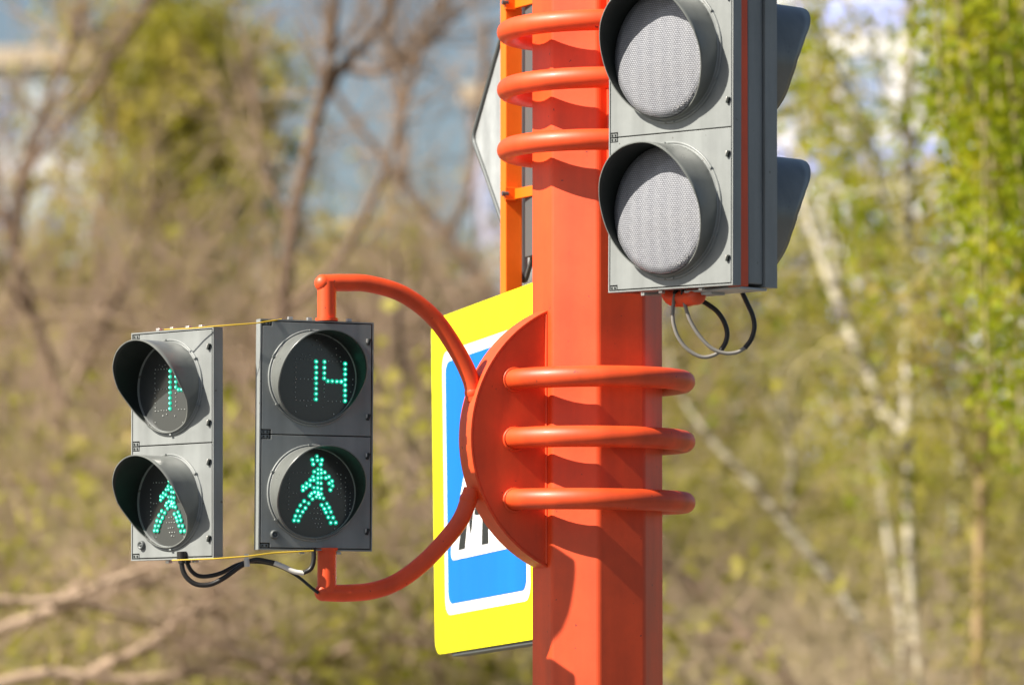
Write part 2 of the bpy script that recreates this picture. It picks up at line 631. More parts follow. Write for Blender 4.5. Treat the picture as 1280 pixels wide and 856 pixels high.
MAN = px_led(man, 403, 374)
man_off = [(265, y) for y in range(300, 490, 24)] + [(288 + 22 * i, 262) for i in range(5)] + [(288, 378), (310, 378)] \
    + [(560, y) for y in range(268, 420, 26)] + [(585, y) for y in range(285, 500, 26)] + [(612, y) for y in range(370, 500, 22)] \
    + [(388 + 20 * i, 490) for i in range(4)] + [(402 + 18 * i, 520) for i in range(3)] + [(415 + 18 * i, 546) for i in range(3)] + [(428, 566), (446, 566), (306, 568), (526, 574), (536, 202),
       (545, 380), (540, 350), (538, 262), (410, 462), (428, 458), (446, 470)]
MAN_OFF = px_led(man_off, 403, 374)


def led_mesh(lit, off):
    mb = MB()
    for i, (x, z) in enumerate(lit):
        n = 10
        y = -.0026 - .00003 * i
        for r, yy, mi in ((.0050, y, 1),):  # flat disc carrying the painted halo behind the LED dome
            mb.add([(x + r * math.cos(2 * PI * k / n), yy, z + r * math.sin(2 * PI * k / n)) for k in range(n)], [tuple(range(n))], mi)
        vs = [(x, -.0062, z)]
        for r, yy in ((.0012, -.0058), (.0018, -.0046)):
            vs += [(x + r * math.cos(2 * PI * k / n), yy, z + r * math.sin(2 * PI * k / n)) for k in range(n)]
        fs = [(0, 1 + k, 1 + (k + 1) % n) for k in range(n)] + [(1 + k, 1 + n + k, 1 + n + (k + 1) % n, 1 + (k + 1) % n) for k in range(n)]
        mb.add(vs, fs, 0, True)
    return mb


def dead_mesh(mb, off, seed):
    rg = random.Random(seed)
    for x, z in off:
        x += rg.uniform(-.0006, .0006)
        z += rg.uniform(-.0006, .0006)
        mb.ball((x, -.0035, z), rg.uniform(.0007, .0013), 1, n=6, m=4)


def signal_head(name, label, cat, group, ns, W, H, Rb, prof, D, centre, rotz, roll, ped=True, back_box=0.03, face=GREY, seed=0):
    """local frame: X along the face, -Y out of the face, Z up from the lower edge"""
    Rm = Matrix.Rotation(rotz, 3, 'Z') @ Matrix.Rotation(roll, 3, 'Y')
    e = empty(name, Vector(centre) - Rm @ Vector((0, 0, ns * H / 2)), (0, roll, rotz))
    tag(e, label, cat, group)
    HT = ns * H
    lip = .0028
    mb = MB()
    # open tray whose lip shows round the doors
    mb.box((-W / 2 + lip / 2, D / 2, HT / 2), (lip, D, HT))
    mb.box((W / 2 - lip / 2, D / 2, HT / 2), (lip, D, HT))
    mb.box((0, D / 2, lip / 2), (W - 2 * lip, D, lip))
    mb.box((0, D / 2, HT - lip / 2), (W - 2 * lip, D, lip))
    mb.box((0, D - .003, HT / 2), (W - 2 * lip, .004, HT - 2 * lip))
    if back_box:
        mb.box((0, D + back_box / 2 - .0005, HT / 2), (W * .62, back_box, HT - .05))
    mb.build('housing', face, e)
    # bolts on the lid and beneath
    for fx, fz in ((-.22, 1), (-.05, 1), (.14, 1), (.3, 1), (-.1, 0), (.22, 0)):
        z = HT + .0015 if fz else -.0015
        mb = MB()
        mb.box((fx * W, D * .55, z + (.0025 if fz else -.0025)), (.010, .010, .006))
        mb.build('bolt', BOLT, e, bevel=.001)
    gap = .0022
    for i in range(ns):
        dw = W - 2 * (lip + gap)
        zlo = i * H + (lip + gap if i == 0 else gap * .5)
        zhi = (i + 1) * H - (lip + gap if i == ns - 1 else gap * .5)
        zc = (i + .5) * H
        notch_w, notch_h = .020, .009
        x0, x1 = -dw / 2, dw / 2
        poly = [(x0, zlo + notch_h), (x0 + notch_w, zlo + notch_h), (x0 + notch_w, zlo), (x1, zlo), (x1, zhi),
                (x0 + notch_w, zhi), (x0 + notch_w, zhi - notch_h), (x0, zhi - notch_h)]
        mb = MB()
        mb.prism([(x, z - zc) for x, z in poly], 0.0, D * .6)
        dr = mb.build('door', face, e, bevel=.0008)
        dr.location = (0, 0, zc)
        # hinges filling the notched corners
        for zz in (zlo, zhi - notch_h + .002):
            mb = MB()
            mb.box((x0 + .0085, D * .35, zz + .0035 - zc), (.0165, D * .6, .0065))
            for hx in (.004, .0125):
                mb.box((x0 + hx, .0022, zz + .0035 - zc), (.004, .004, .0038), 1)
            mb.build('hinge', [face, BLACK], dr)
        # bezel
        mb = MB()
        s = Rb / .0985
        ox = -.007 if ped else 0.0
        mb.ring_y([(Rb, .002), (Rb, -.003), (Rb - .0012 * s, -.004), (Rb - .0030 * s, -.004), (Rb - .0034 * s, -.0025), (Rb - .0044 * s, -.0025),
                   (Rb - .0048 * s, -.0065), (Rb - .0066 * s, -.0065), (Rb - .0074 * s, -.0055), (Rb - .0088 * s, -.001), (Rb - .0088 * s, .003)], (ox, 0, 0))
        for k in range(6):
            a = R_(35 + 60 * k)
            mb.box((ox + Rb * .985 * math.cos(a), -.004, Rb * .985 * math.sin(a)), (.006, .006, .003))
        mb.build('bezel', face, dr)
        # lens
        mb = MB()
        rl = Rb - .0083 * s
        if ped:
            mb.ring_y([(0.0001, -.0020), (rl * .5, -.0020), (rl, -.0012)], (ox, 0, 0))
            top = i == ns - 1
            dead_mesh(mb, [(x + ox, z) for x, z in (DIGITS_OFF if top else MAN_OFF)], 5 + i + seed)
            mb.build('lens', [PANEL, DEAD], dr)
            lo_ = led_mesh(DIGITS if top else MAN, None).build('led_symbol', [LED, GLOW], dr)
            lo_.location = (ox, 0, 0)
        else:
            pr = []
            for q in range(9):
                r = rl * q / 8 + .0001
                pr.append((r, -.026 - .012 * (1 - (r / rl) ** 2)))
            pr.append((rl + .0008, -.018))
            pr.append((rl + .0010, .001))
            mb.ring_y(pr)
            # moulded marks round the lower right of the rim
            rg = random.Random(30 + i)
            for k in range(9 if i == 1 else 5):
                a = R_(-18 - 7 * k if i == 1 else -20 - 11 * k)
                rr = rl * .955
                M = Matrix.Rotation(-a, 3, 'Y')
                mb.box((rr * math.cos(a), -.0270, rr * math.sin(a)), (.0045 * rg.uniform(.5, 1.2), .004, .006 * rg.uniform(.5, 1)), 1, M)
            mb.build('lens', [LENS, LETTER], dr)
        # visor
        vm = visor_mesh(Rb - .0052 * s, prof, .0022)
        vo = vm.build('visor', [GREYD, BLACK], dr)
        vo.location = (ox, -.0045, 0)
        # two latches at the hand side
        for fz in (.33, -.33):
            mb = MB()
            mb.box((x1 - .006, -.0025, fz * H), (.0055, .006, .013), 0, Matrix.Rotation(R_(20), 3, 'Y'))
            mb.box((x1 - .0098, -.002, fz * H + .002), (.003, .004, .008), 1)
            mb.build('latch', [BLACK, BOLT], dr, bevel=.0008)
        if ped and i == 0:
            mb = MB()
            mb.ring_y([(.0001, -.0065), (.0024, -.0065), (.0025, -.004), (.0048, -.004), (.006, -.0075), (.0082, -.0065), (.0092, -.003), (.0095, .002)], (x0 + .029, 0, zlo + .026 - zc), 24)
            mb.build('lock', STEELD, dr)
    return e


PROF_S = [(-1, .004), (-.8, .006), (-.33, .031), (0, .055), (.43, .077), (.75, .088), (1, .0935)]
PROF_B = [(-1, .086), (-.85, .088), (-.6, .0886), (-.3, .0890), (0, .1010), (.2, .1172), (.4, .139), (.65, .177), (.8, .200), (.9, .218), (1, .236)]
PROF_L = [(-1, .010), (-.84, .018), (-.43, .038), (0, .056), (.49, .080), (.8, .091), (.95, .092), (1, .088)]

A_L, A_R = -43, 22
WP, HP = .2450, .2335
head_r = signal_head('pedestrian_signal', 'pedestrian signal in shadow, green countdown and walking man facing the viewer', 'pedestrian signal', 'pair of green pedestrian signals',
                     2, WP, HP, .0985, PROF_S, .026, at(395.5, 544, 9.745), R_(A_R), R_(.35), seed=0)
head_l = signal_head('pedestrian_signal', 'sunlit grey pedestrian signal turned away to the side, its visors seen in profile', 'pedestrian signal', 'pair of green pedestrian signals',
                     2, WP, HP, .0985, PROF_S, .026, at(215, 555.5, 9.76), R_(A_L), R_(-.35), seed=7)

# traffic lights back to back
CT = -44
WT, HT_ = .334, .3125
Yt = 9.53
ctr = at(838, 362.5 - 196 * 1.5, Yt)
tl = signal_head('traffic_light', 'sunlit grey traffic light with unlit clear lenses, facing the viewer', 'traffic light', 'back to back traffic lights',
                 3, WT, HT_, .1385, PROF_L, .0245, ctr, R_(CT), R_(.4), ped=False, back_box=0, seed=3)
nb = Vector((math.sin(R_(-CT)), math.cos(R_(-CT)), 0))     # away from the viewer
cb = Vector(ctr) + nb * .132
tb = signal_head('traffic_light', 'dark shaded traffic light seen edge-on from behind, visors pointing away right', 'traffic light', 'back to back traffic lights',
                 3, WT, HT_, .1385, PROF_B, .036, cb, R_(CT + 180), R_(-.2), ped=False, back_box=0, seed=4)
mb = MB()
mb.box((0, .036 + .0225, 1.5 * HT_), (WT - .012, .045, 3 * HT_ - .01))
mb.build('back_box', GREY, tb, bevel=.003)

# red mounting frame between them
Mf = Matrix.Rotation(R_(CT), 3, 'Z')
tgt = Mf @ Vector((1, 0, 0))
fe = empty('mounting_frame', Vector(ctr) + nb * .0375 - Vector((0, 0, 1.5 * HT_)), (0, 0, R_(CT)))
tag(fe, 'red mounting frame sandwiched between the two traffic lights', 'mounting frame')
for sx in (-1, 1):
    mb = MB()
    mb.box((sx * (WT / 2 - .022), 0, 1.5 * HT_), (.034, .0245, 3 * HT_ + .004))
    mb.build('upright', RED, fe, bevel=.002)
for zz in (.05, 3 * HT_ - .05):
    mb = MB()
    mb.box((0, 0, zz), (WT - .08, .022, .04))
    mb.build('crossbar', RED, fe, bevel=.002)
mb = MB()
mb.box((.085, 0.030, -.005), (.15, .08, .005))
mb.box((.05, .02, -.009), (.05, .04, .008))
mb.build('bottom_plate', STEEL, fe, bevel=.001)


# ------------------------------------------------------------------ cables
def cable(name, label, parts, cat='cable', group=None):
    P0 = parts[0][0][0]
    e = empty(name, P0)
    tag(e, label, cat, group)
    for pts, r, m, nm in parts:
        mb = MB()
        mb.tube([Vector(p) - Vector(P0) for p in spline(pts, 8)], r, 10)
        mb.build(nm, m, e)
    mb = MB()
    d = (Vector(parts[0][0][1]) - Vector(P0)).normalized()
    mb.tube([Vector((0, 0, .008)), d * .007], parts[0][1] * 1.9, 12)
    mb.tube([d * .007, d * .016], parts[0][1] * 1.45, 12)
    mb.build('cable_gland', RUBBER, e)
    return e


Yc = 9.60
f = lambda L, Y: [at(x, y, Y) for x, y in L]
cable('signal_cable', 'grey cable looping left under the traffic lights, black sleeve ending at the red pipe', [
    (f([(846, 358), (843, 372), (841, 390), (842, 405), (848, 422), (860, 437), (877, 446), (892, 444), (902, 437)], Yc), 2.3 * K, CABLEG, 'wire'),
    (f([(901, 438), (907, 428), (909, 416), (905, 402), (896, 389), (884, 380), (873, 374)], Yc), 3.0 * K, RUBBER, 'sleeve')], group='cables under the traffic lights')
Yc2 = 9.57
cable('signal_cable', 'grey cable looping right under the traffic lights, sleeve rising to the rear one', [
    (f([(853, 358), (855, 374), (859, 391), (866, 407), (877, 423), (891, 436), (907, 441.5), (922, 440), (932, 434)], Yc2), 2.3 * K, CABLEG, 'wire'),
    (f([(931, 435), (939, 424), (943, 409), (941, 395), (935, 381), (928, 366)], Yc2), 2.9 * K, RUBBER, 'sleeve')], group='cables under the traffic lights')

Yd = 9.73
cable('signal_cable', 'lower black cable sagging from the left pedestrian signal to the red arm', [
    (f([(227, 694), (228, 710), (234, 722), (246, 730), (263, 730), (280, 722), (298, 709), (308, 703)], Yd), 3.1 * K, RUBBER, 'wire'),
    (f([(306, 703), (320, 699), (334, 701), (345, 703.5)], Yd), 2.7 * K, RUBBER, 'wire'),
    (f([(343, 703), (355, 708), (368, 714), (380, 716)], Yd), 3.0 * K, WHITEC, 'sleeve'),
    (f([(378, 716), (388, 711), (392, 700), (392, 684)], Yd), 2.9 * K, RUBBER, 'wire')], group='cables under the pedestrian signals')
cable('signal_cable', 'upper black cable from the left pedestrian signal, tied and dropping to the arm end', [
    (f([(233, 694), (236, 708), (245, 718), (258, 720), (276, 716), (294, 707), (309, 702)], Yd + .02), 2.7 * K, RUBBER, 'wire'),
    (f([(308, 702), (330, 703), (352, 709), (372, 720), (388, 733), (398, 741)], Yd + .02), 1.9 * K, RUBBER, 'wire')], group='cables under the pedestrian signals')
mb = MB()
mb.tube([at(308, 698, Yd - .006), at(309, 708, Yd - .006)], 3.4 * K, 8)
mb.box(at(308, 695, Yd - .006), (.008, .008, .010))
tag(mb.build('cable_tie', WHITEC), 'small pale cable tie bundling the two black cables between the pedestrian signals', 'cable tie')
mb = MB()
pts = [at(205, 412, 9.70), at(240, 410.5, 9.685), at(272, 407.5, 9.665), at(320, 404, 9.685), at(352, 399, 9.72)]
mb.tube(pts, .8 * K, 6)
tag(mb.build('tie_wire', YWIRE), 'thin yellow wire joining the tops of the two pedestrian signals', 'wire', 'yellow tie wires')
mb = MB()
pts = [at(215, 700, 9.70), at(268, 698, 9.665), at(310, 695, 9.67), at(340, 691, 9.69), at(392, 688, 9.72)]
mb.tube(pts, .9 * K, 6)
tag(mb.build('tie_wire', YWIRE), 'thin yellow wire joining the bottoms of the two pedestrian signals', 'wire', 'yellow tie wires')


# ------------------------------------------------------------------ signs
def rrect(x0, z0, x1, z1, r, n=6):
    out = []
    for cx, cz, a0 in ((x1 - r, z1 - r, 0), (x0 + r, z1 - r, 90), (x0 + r, z0 + r, 180), (x1 - r, z0 + r, 270)):
        for k in range(n + 1):
            a = R_(a0 + 90 * k / n)
            out.append((cx + r * math.cos(a), cz + r * math.sin(a)))
    return out[::-1]


PHI = 71.4
S = .752
csign = at(607, 591, 10.42)
rollS = R_(-2.6)
RmS = Matrix.Rotation(R_(-PHI), 3, 'Z') @ Matrix.Rotation(rollS, 3, 'Y')
sg = empty('crossing_sign', csign - RmS @ Vector((0, 0, S / 2)), (0, rollS, R_(-PHI)))
tag(sg, 'blue and white pedestrian crossing sign on fluorescent yellow board behind the pole', 'road sign')
h = S / 2
q = lambda L: [(x, z + h) for x, z in L]
mb = MB(); mb.prism(q(rrect(-h, -h, h, h, .035)), 0, .004); mb.build('board', YELLOW, sg)
b1 = h - .11 * S
mb = MB(); mb.prism(q(rrect(-b1, -b1, b1, b1, .035)), -.0012, -.0001); mb.build('white_border', WHITE, sg)
b2 = h - .142 * S
mb = MB(); mb.prism(q(rrect(-b2, -b2, b2, b2, .028)), -.0024, -.0013); mb.build('blue_field', BLUE, sg)
# white triangle with rounded corners
zb_, zt_, hw = -h + .268 * S, h - .19 * S, h - .165 * S
tri = []
for cx, cz, a0, a1 in ((hw - .03, zb_ + .018, -90, 30), (0, zt_ - .036, 30, 150), (-hw + .03, zb_ + .018, 150, 270)):
    for k in range(7):
        a = R_(a0 + (a1 - a0) * k / 6)
        tri.append((cx + .018 * math.cos(a), cz + .018 * math.sin(a)))
mb = MB(); mb.prism(q(tri[::-1]), -.0036, -.0025); mb.build('white_triangle', WHITE, sg)
# walking figure and zebra stripes
mb = MB()
yk = (-.0048, -.0037)
for x in (-.185, -.02, .125):
    w = .045
    z0_ = zb_ + .02
    sl = -x * .16 + .006
    mb.prism(q([(x, z0_), (x + sl, z0_ + .075), (x + sl + w * .8, z0_ + .075), (x + w, z0_)]), *yk)
mb.prism(q([(-.098, zb_ + .05), (-.106, zb_ + .07), (-.078, zb_ + .15), (-.060, zb_ + .15), (-.090, zb_ + .06)]), *yk)
FZ = zb_ + .09
mb.prism(q([(.0 + .027 * math.cos(-t), FZ + .235 + .027 * math.sin(-t)) for t in [2 * PI * k / 16 for k in range(16)]]), *yk)
mb.prism(q([(-.025, FZ + .09), (-.03, FZ + .19), (.028, FZ + .195), (.03, FZ + .09)]), *yk)
mb.prism(q([(-.028, FZ + .091), (-.07, FZ + .0), (-.04, FZ - .004), (.004, FZ + .089)]), -.0047, -.0036)
mb.prism(q([(-.004, FZ + .092), (.04, FZ + .0), (.072, FZ + .004), (.031, FZ + .095)]), -.0049, -.0038)
mb.prism(q([(-.026, FZ + .19), (-.075, FZ + .12), (-.06, FZ + .108), (-.022, FZ + .155)]), -.0046, -.0035)
mb.prism(q([(.02, FZ + .188), (.062, FZ + .13), (.05, FZ + .114), (.02, FZ + .15)]), -.005, -.0039)
mb.build('walking_figure', INK, sg)
for zz in (.014, .55):
    mb = MB()
    mb.box((.04, .022, zz), (.62, .034, .045))
    mb.build('back_rail', STEELD, sg, bevel=.002)

# orange square tube that carries the signs
Yo = 10.35
po = at(639, 700, Yo)
zt0 = at(639, 700, Yo).z
zt1 = at(639, -260, Yo).z
ot = empty('sign_post', po, (0, 0, R_(-PHI)))
tag(ot, 'narrow orange square tube hung beside the pole, signs bolted to it', 'sign post')
mb = MB()
mb.box((0, 0, (zt1 - zt0) / 2), (.038, .038, zt1 - zt0))
mb.build('tube', ORANGE, ot, bevel=.002)
for py, sz in ((244, .028), (6, .03), (560, .03)):
    z = at(639, py, Yo).z - zt0
    mb = MB()
    # strap from the tube to the pole with a folded ear and a bolt
    v = Matrix.Rotation(R_(PHI), 3, 'Z') @ (Vector((AX, POLE_Y, 0)) - Vector((po.x, po.y, 0)))
    d = v.normalized()
    ang = math.atan2(d.y, d.x)
    M = Matrix.Rotation(ang, 3, 'Z')
    mb.box(d * (v.length * .36) + Vector((0, 0, z)), (v.length * .72, .012, sz * .8), 0, M)
    mb.box(Vector((.024, -.008, z)), (.012, .030, sz), 0)
    mb.tube([Vector((.026, -.03, z)), Vector((.026, -.016, z))], .006, 6, 1)
    mb.build('clamp', [ORANGE, STEELD], ot, bevel=.001)

# diamond sign seen from behind
nbk = Vector((math.sin(R_(PHI)), math.cos(R_(PHI)), 0))
HD = .358
cd = at(639, 150, Yo) + nbk * .026
dsn = empty('diamond_sign', cd - Vector((0, 0, HD)), (0, 0, R_(-PHI)))
tag(dsn, 'diamond road sign showing its bare grey back at the upper left of the pole', 'road sign')
rc = .022


def diamond(hd, r):
    out = []
    k2 = hd - r * math.sqrt(2)
    for cx, cz, a0 in ((k2, 0, 0), (0, -k2, -90), (-k2, 0, -180), (0, k2, -270)):
        for k in range(7):
            a = R_(a0 + 45 - 90 * k / 6)
            out.append((cx + r * math.cos(a), cz + r * math.sin(a)))
    return out


dp = [(x, z + HD) for x, z in diamond(HD, rc)]
mb = MB(); mb.prism(dp, .006, .009); mb.build('back_sheet', STEEL, dsn)
mb = MB()
mb.tube([(x, .004, z) for x, z in dp], .0055, 8, closed=True)
mb.build('rolled_edge', STEELD, dsn)
mb = MB()
mb.box((.078, -.004, HD), (.05, .018, 2 * HD - .11))
mb.build('stiffener', STEELD, dsn, bevel=.002)


# ------------------------------------------------------------------ ground
def sst(t):
    t = min(1, max(0, t))
    return t * t * (3 - 2 * t)


def gz(x, y):
    hh = 1.9 + 1.1 * sst((x + .5) / 4)
    z = -.02 + hh * sst((y - 15) / 32)
    if y > 14:
        z += .05 * math.sin(x * 1.7 + y * .6) + .04 * math.sin(x * .9 - y * 1.1)
    return z


def sheet(name, xs, ys, zf, m):
    mb = MB()
    nx, ny = len(xs), len(ys)
    vs = [(x, y, zf(x, y)) for y in ys for x in xs]
    fs = [(j * nx + i, j * nx + i + 1, (j + 1) * nx + i + 1, (j + 1) * nx + i) for j in range(ny - 1) for i in range(nx - 1)]
    mb.add(vs, fs, 0, True)
    return tag(mb.build(name, m), None, None, kind='structure')


ASPH = mat('asphalt', (0.05, 0.05, 0.052), 0.85, 0.3, var=0.3, vscale=30)
PAVE = mat('paving', (0.16, 0.155, 0.15), 0.8, 0.3, var=0.15, vscale=8)
KERB = mat('kerb_stone', (0.36, 0.35, 0.33), 0.8, 0.3, var=0.1, vscale=10)
xs = [-400, -200, -100, -50] + [x * .8 for x in range(-40, 41)] + [50, 100, 200, 400]
ys = [-400, -100, -30, 0, 8, 12, 14] + [14 + i * .8 for i in range(1, 70)] + [75, 90, 120, 200, 600, 1500]
MEADOW = mat('meadow', (0.07, 0.075, 0.025), 0.9, 0.2, col2=(0.24, 0.185, 0.11), vscale=.7)
sheet('ground', xs, ys, gz, MEADOW)
sheet('road', [-80, 80], [-60, 8.4], lambda x, y: 0.0, ASPH)
sheet('pavement', [-80, 80], [8.55, 12.2], lambda x, y: 0.12, PAVE)
mb = MB(); mb.box((0, 8.475, .055), (160, .15, .14)); tag(mb.build('kerb', KERB, bevel=.01), None, None, kind='structure')


# ------------------------------------------------------------------ vegetation
def seg_mesh(name, segs, m, parent):
    """three-sided sticks: segs = (N,8) p0 p1 r0 r1"""
    s_ = np.asarray(segs, dtype=np.float64)
    N = len(s_)
    p0, p1 = s_[:, :3], s_[:, 3:6]
    d = p1 - p0
    d /= np.linalg.norm(d, axis=1)[:, None] + 1e-9
    ref = np.where(np.abs(d[:, 2:3]) < .9, np.array([[0, 0, 1.]]), np.array([[1., 0, 0]]))
    a = np.cross(d, ref); a /= np.linalg.norm(a, axis=1)[:, None] + 1e-9
    b = np.cross(d, a)
    vs = np.zeros((N, 6, 3))
    for k in range(3):
        o = a * math.cos(2 * PI * k / 3) + b * math.sin(2 * PI * k / 3)
        vs[:, k] = p0 + o * s_[:, 6:7]
        vs[:, 3 + k] = p1 + o * s_[:, 7:8]
    base = np.arange(N)[:, None] * 6
    q_ = np.concatenate([base + np.array([[0, 1, 4, 3]]), base + np.array([[1, 2, 5, 4]]), base + np.array([[2, 0, 3, 5]])], 0)
    return quad_mesh(name, vs.reshape(-1, 3), q_, m, parent)


def quad_mesh(name, verts, quads, m, parent):
    me = bpy.data.meshes.new(name)
    me.vertices.add(len(verts))
    me.vertices.foreach_set('co', verts.ravel())
    me.loops.add(len(quads) * 4)
    me.loops.foreach_set('vertex_index', quads.ravel().astype(np.int32))
    me.polygons.add(len(quads))
    me.polygons.foreach_set('loop_start', np.arange(0, len(quads) * 4, 4, dtype=np.int32))
    me.polygons.foreach_set('loop_total', np.full(len(quads), 4, dtype=np.int32))
    me.materials.append(m)
    me.update(calc_edges=True)
    o = bpy.data.objects.new(name, me)
    COL.objects.link(o)
    if parent:
        o.parent = parent
    return o


def leaf_mesh(name, cen, size, m, parent, rng, asp=1.6):
    cen = np.asarray(cen)
    N = len(cen)
    a = rng.normal(size=(N, 3)); a /= np.linalg.norm(a, axis=1)[:, None]
    t = rng.normal(size=(N, 3)); b = np.cross(a, t); b /= np.linalg.norm(b, axis=1)[:, None]
    sz = (size * rng.uniform(.6, 1.35, N))[:, None]
    vs = np.stack([cen - a * sz * asp * .5, cen + b * sz * .5, cen + a * sz * asp * .5, cen - b * sz * .5], 1)
    return quad_mesh(name, vs.reshape(-1, 3), np.arange(N * 4).reshape(N, 4), m, parent)


def sub_branches(rng, path, rad, count, length, up, spread, levels, segs, tips, droop=0.0, t0=.15):
    path = np.asarray(path)
    P = len(path)
    for _ in range(count):
        t = rng.uniform(t0, 1.0) * (P - 1)
        i = min(P - 2, int(t)); fr = t - i
        p = path[i] * (1 - fr) + path[i + 1] * fr
        tan = path[i + 1] - path[i]; tan = tan / (np.linalg.norm(tan) + 1e-9)
        d = tan * .55 + rng.normal(size=3) * spread + np.array([0, 0, up])
        d /= np.linalg.norm(d)
        L = length * rng.uniform(.5, 1.15)
        n = 4
        r = rad * rng.uniform(.6, 1)
        pts = [p]
        for k in range(n):
            d = d + rng.normal(size=3) * .16 + np.array([0, 0, -droop])
            d /= np.linalg.norm(d)
            pts.append(pts[-1] + d * L / n)
        for k in range(n):
            segs.append([*pts[k], *pts[k + 1], r * (1 - .75 * k / n), r * (1 - .75 * (k + 1) / n)])
        tips.extend(pts[2:])
        if levels > 1:
            sub_branches(rng, pts, r * .55, max(3, int(count * .12) if count > 60 else 5), L * .55, up * .6, spread * 1.1, levels - 1, segs, tips, droop)


def tree(name, label, Y, limbs, seed, bark=BARK, twig=TWIG, leaf=None, nsub=26, sublen=1.0, up=.45, spread=.55, leaves=0,
         lsize=.05, levels=2, droop=0.0, strands=None, scatter=.12, twr=.0045, group=None, cat='tree', root=True, subr=.013, ydrift=0.4):
    """limbs: list of [(px,py,radius_px),...]; first limb is the trunk, listed from the ground up"""
    rng = np.random.default_rng(seed)
    kk = Y / FPX
    x, y, r = limbs[0][0]
    gx = at(x, y, Y).x
    base = Vector((gx, Y, gz(gx, Y)))
    e = empty(name, base)
    tag(e, label, cat, group)
    segs, tips, paths = [], [], []
    for li, lb in enumerate(limbs):
        pts = []
        dy = 0.0 if li == 0 else rng.uniform(-ydrift, ydrift)
        for j, (px, py, rp) in enumerate(lb):
            yy = Y + (dy * j / max(1, len(lb) - 1) if li else 0)
            pts.append(at(px, py, yy))
        rad = [rp * kk for _, _, rp in lb]
        if li == 0 and root:
            if pts[0].z > base.z + .03:
                pts.insert(0, Vector((pts[0].x, Y, base.z - .05)))
                rad.insert(0, rad[0] * 1.25)
        sp = spline([p - base for p in pts], 5)
        rr = np.interp(np.linspace(0, 1, len(sp)), np.linspace(0, 1, len(rad)), rad)
        mb = MB()
        mb.tube(sp, list(rr), 8)
        mb.build('trunk' if li == 0 else 'limb', bark, e)
        paths.append(([np.array(p) for p in sp], float(rr.mean())))
    for pth, rm in paths:
        sub_branches(rng, pth, min(subr, rm * .6), nsub, sublen, up, spread, levels, segs, tips, droop)
    if strands:
        for st in strands:
            pts = [np.array(at(px, py, Y + st[1]) - base) for px, py in st[0]]
            pts = [np.array(p) for p in spline(pts, 5)]
            for k in range(len(pts) - 1):
                segs.append([*pts[k], *pts[k + 1], .009, .007])
            for _ in range(st[2]):
                i = rng.integers(0, len(pts)); tips.append(pts[i] + rng.normal(size=3) * np.array([.07, .12, .07]))
    if segs:
        segs = [s_ if s_[6] > twr else [*s_[:6], max(s_[6], twr * .6), max(s_[7], twr * .4)] for s_ in segs]
        seg_mesh('twigs', segs, twig, e)
    if leaf and leaves:
        tp = np.asarray(tips)
        c = tp[rng.integers(0, len(tp), leaves)] + rng.normal(size=(leaves, 3)) * scatter
        leaf_mesh('leaves', c, lsize, leaf, e, rng)
    return e


# --- left half: bare trees
tree('bare_tree', 'bare brown tree leaning left at the left edge of the picture', 31, [
    [(84, 780, 8), (80, 640, 7.5), (72, 500, 7), (42, 395, 6.5), (15, 310, 6), (-5, 230, 5), (-30, 120, 4)],
    [(15, 310, 5), (22, 235, 5), (60, 178, 5), (110, 118, 5), (150, 55, 4.5), (190, 0, 4), (220, -60, 3)],
    [(22, 225, 5), (60, 120, 4.5), (95, 40, 4), (110, -40, 3)],
    [(72, 500, 6), (120, 430, 5), (165, 330, 4), (200, 240, 3)],
    [(42, 395, 5), (-10, 330, 4), (-40, 250, 3)]], 11, bark=BARK, nsub=18, sublen=.9, levels=2)
tree('bare_tree', 'forked bare brown tree above the pedestrian signals', 29, [
    [(352, 880, 8), (350, 700, 8), (346, 520, 8), (352, 395, 8.5), (368, 265, 8.5), (382, 212, 8.5), (396, 142, 8), (426, 86, 7), (466, 44, 6), (500, -10, 5)],
    [(398, 140, 7), (412, 70, 6), (420, 0, 5), (425, -60, 4)],
    [(366, 290, 4), (335, 220, 3), (318, 140, 2.5), (310, 60, 2)],
    [(352, 395, 7), (420, 330, 6), (470, 240, 5), (510, 120, 4), (530, 30, 3)],
    [(428, 84, 6), (470, 90, 5), (520, 70, 4), (570, 20, 3)]], 12, bark=BARK, nsub=20, sublen=.8)
tree('bare_tree', 'bare tree leaning left just behind the yellow sign', 33, [
    [(662, 860, 8), (650, 700, 8), (632, 500, 7), (612, 370, 7), (560, 300, 6), (505, 230, 5.5), (450, 160, 4.5), (408, 100, 3.5), (370, 30, 2.5)],
    [(505, 230, 7), (500, 140, 6), (492, 60, 5), (480, -20, 3)],
    [(560, 300, 6), (590, 220, 5), (600, 120, 4), (610, 30, 3)],
    [(612, 370, 5), (560, 400, 4), (500, 390, 3)]], 13, bark=BARK, nsub=20, sublen=.8)
tree('bare_tree', 'thin dark bare tree low between the pedestrian signals and the yellow sign', 27, [
    [(530, 900, 9), (528, 760, 8), (520, 640, 7), (512, 520, 5), (500, 420, 4), (492, 300, 3)],
    [(522, 660, 5), (560, 560, 4), (590, 440, 3)],
    [(515, 560, 4), (470, 480, 3), (440, 400, 3)]], 14, bark=BARKD, nsub=14, sublen=.7)
tree('bare_tree', 'bare tree with dark trunk at the far left below the leaning one', 36, [
    [(8, 800, 9), (14, 640, 9), (8, 480, 8), (16, 380, 6), (30, 250, 5), (60, 120, 4)],
    [(14, 560, 6), (60, 470, 5), (110, 400, 4), (150, 300, 3)]], 15, bark=BARKD, nsub=14, sublen=1.0)
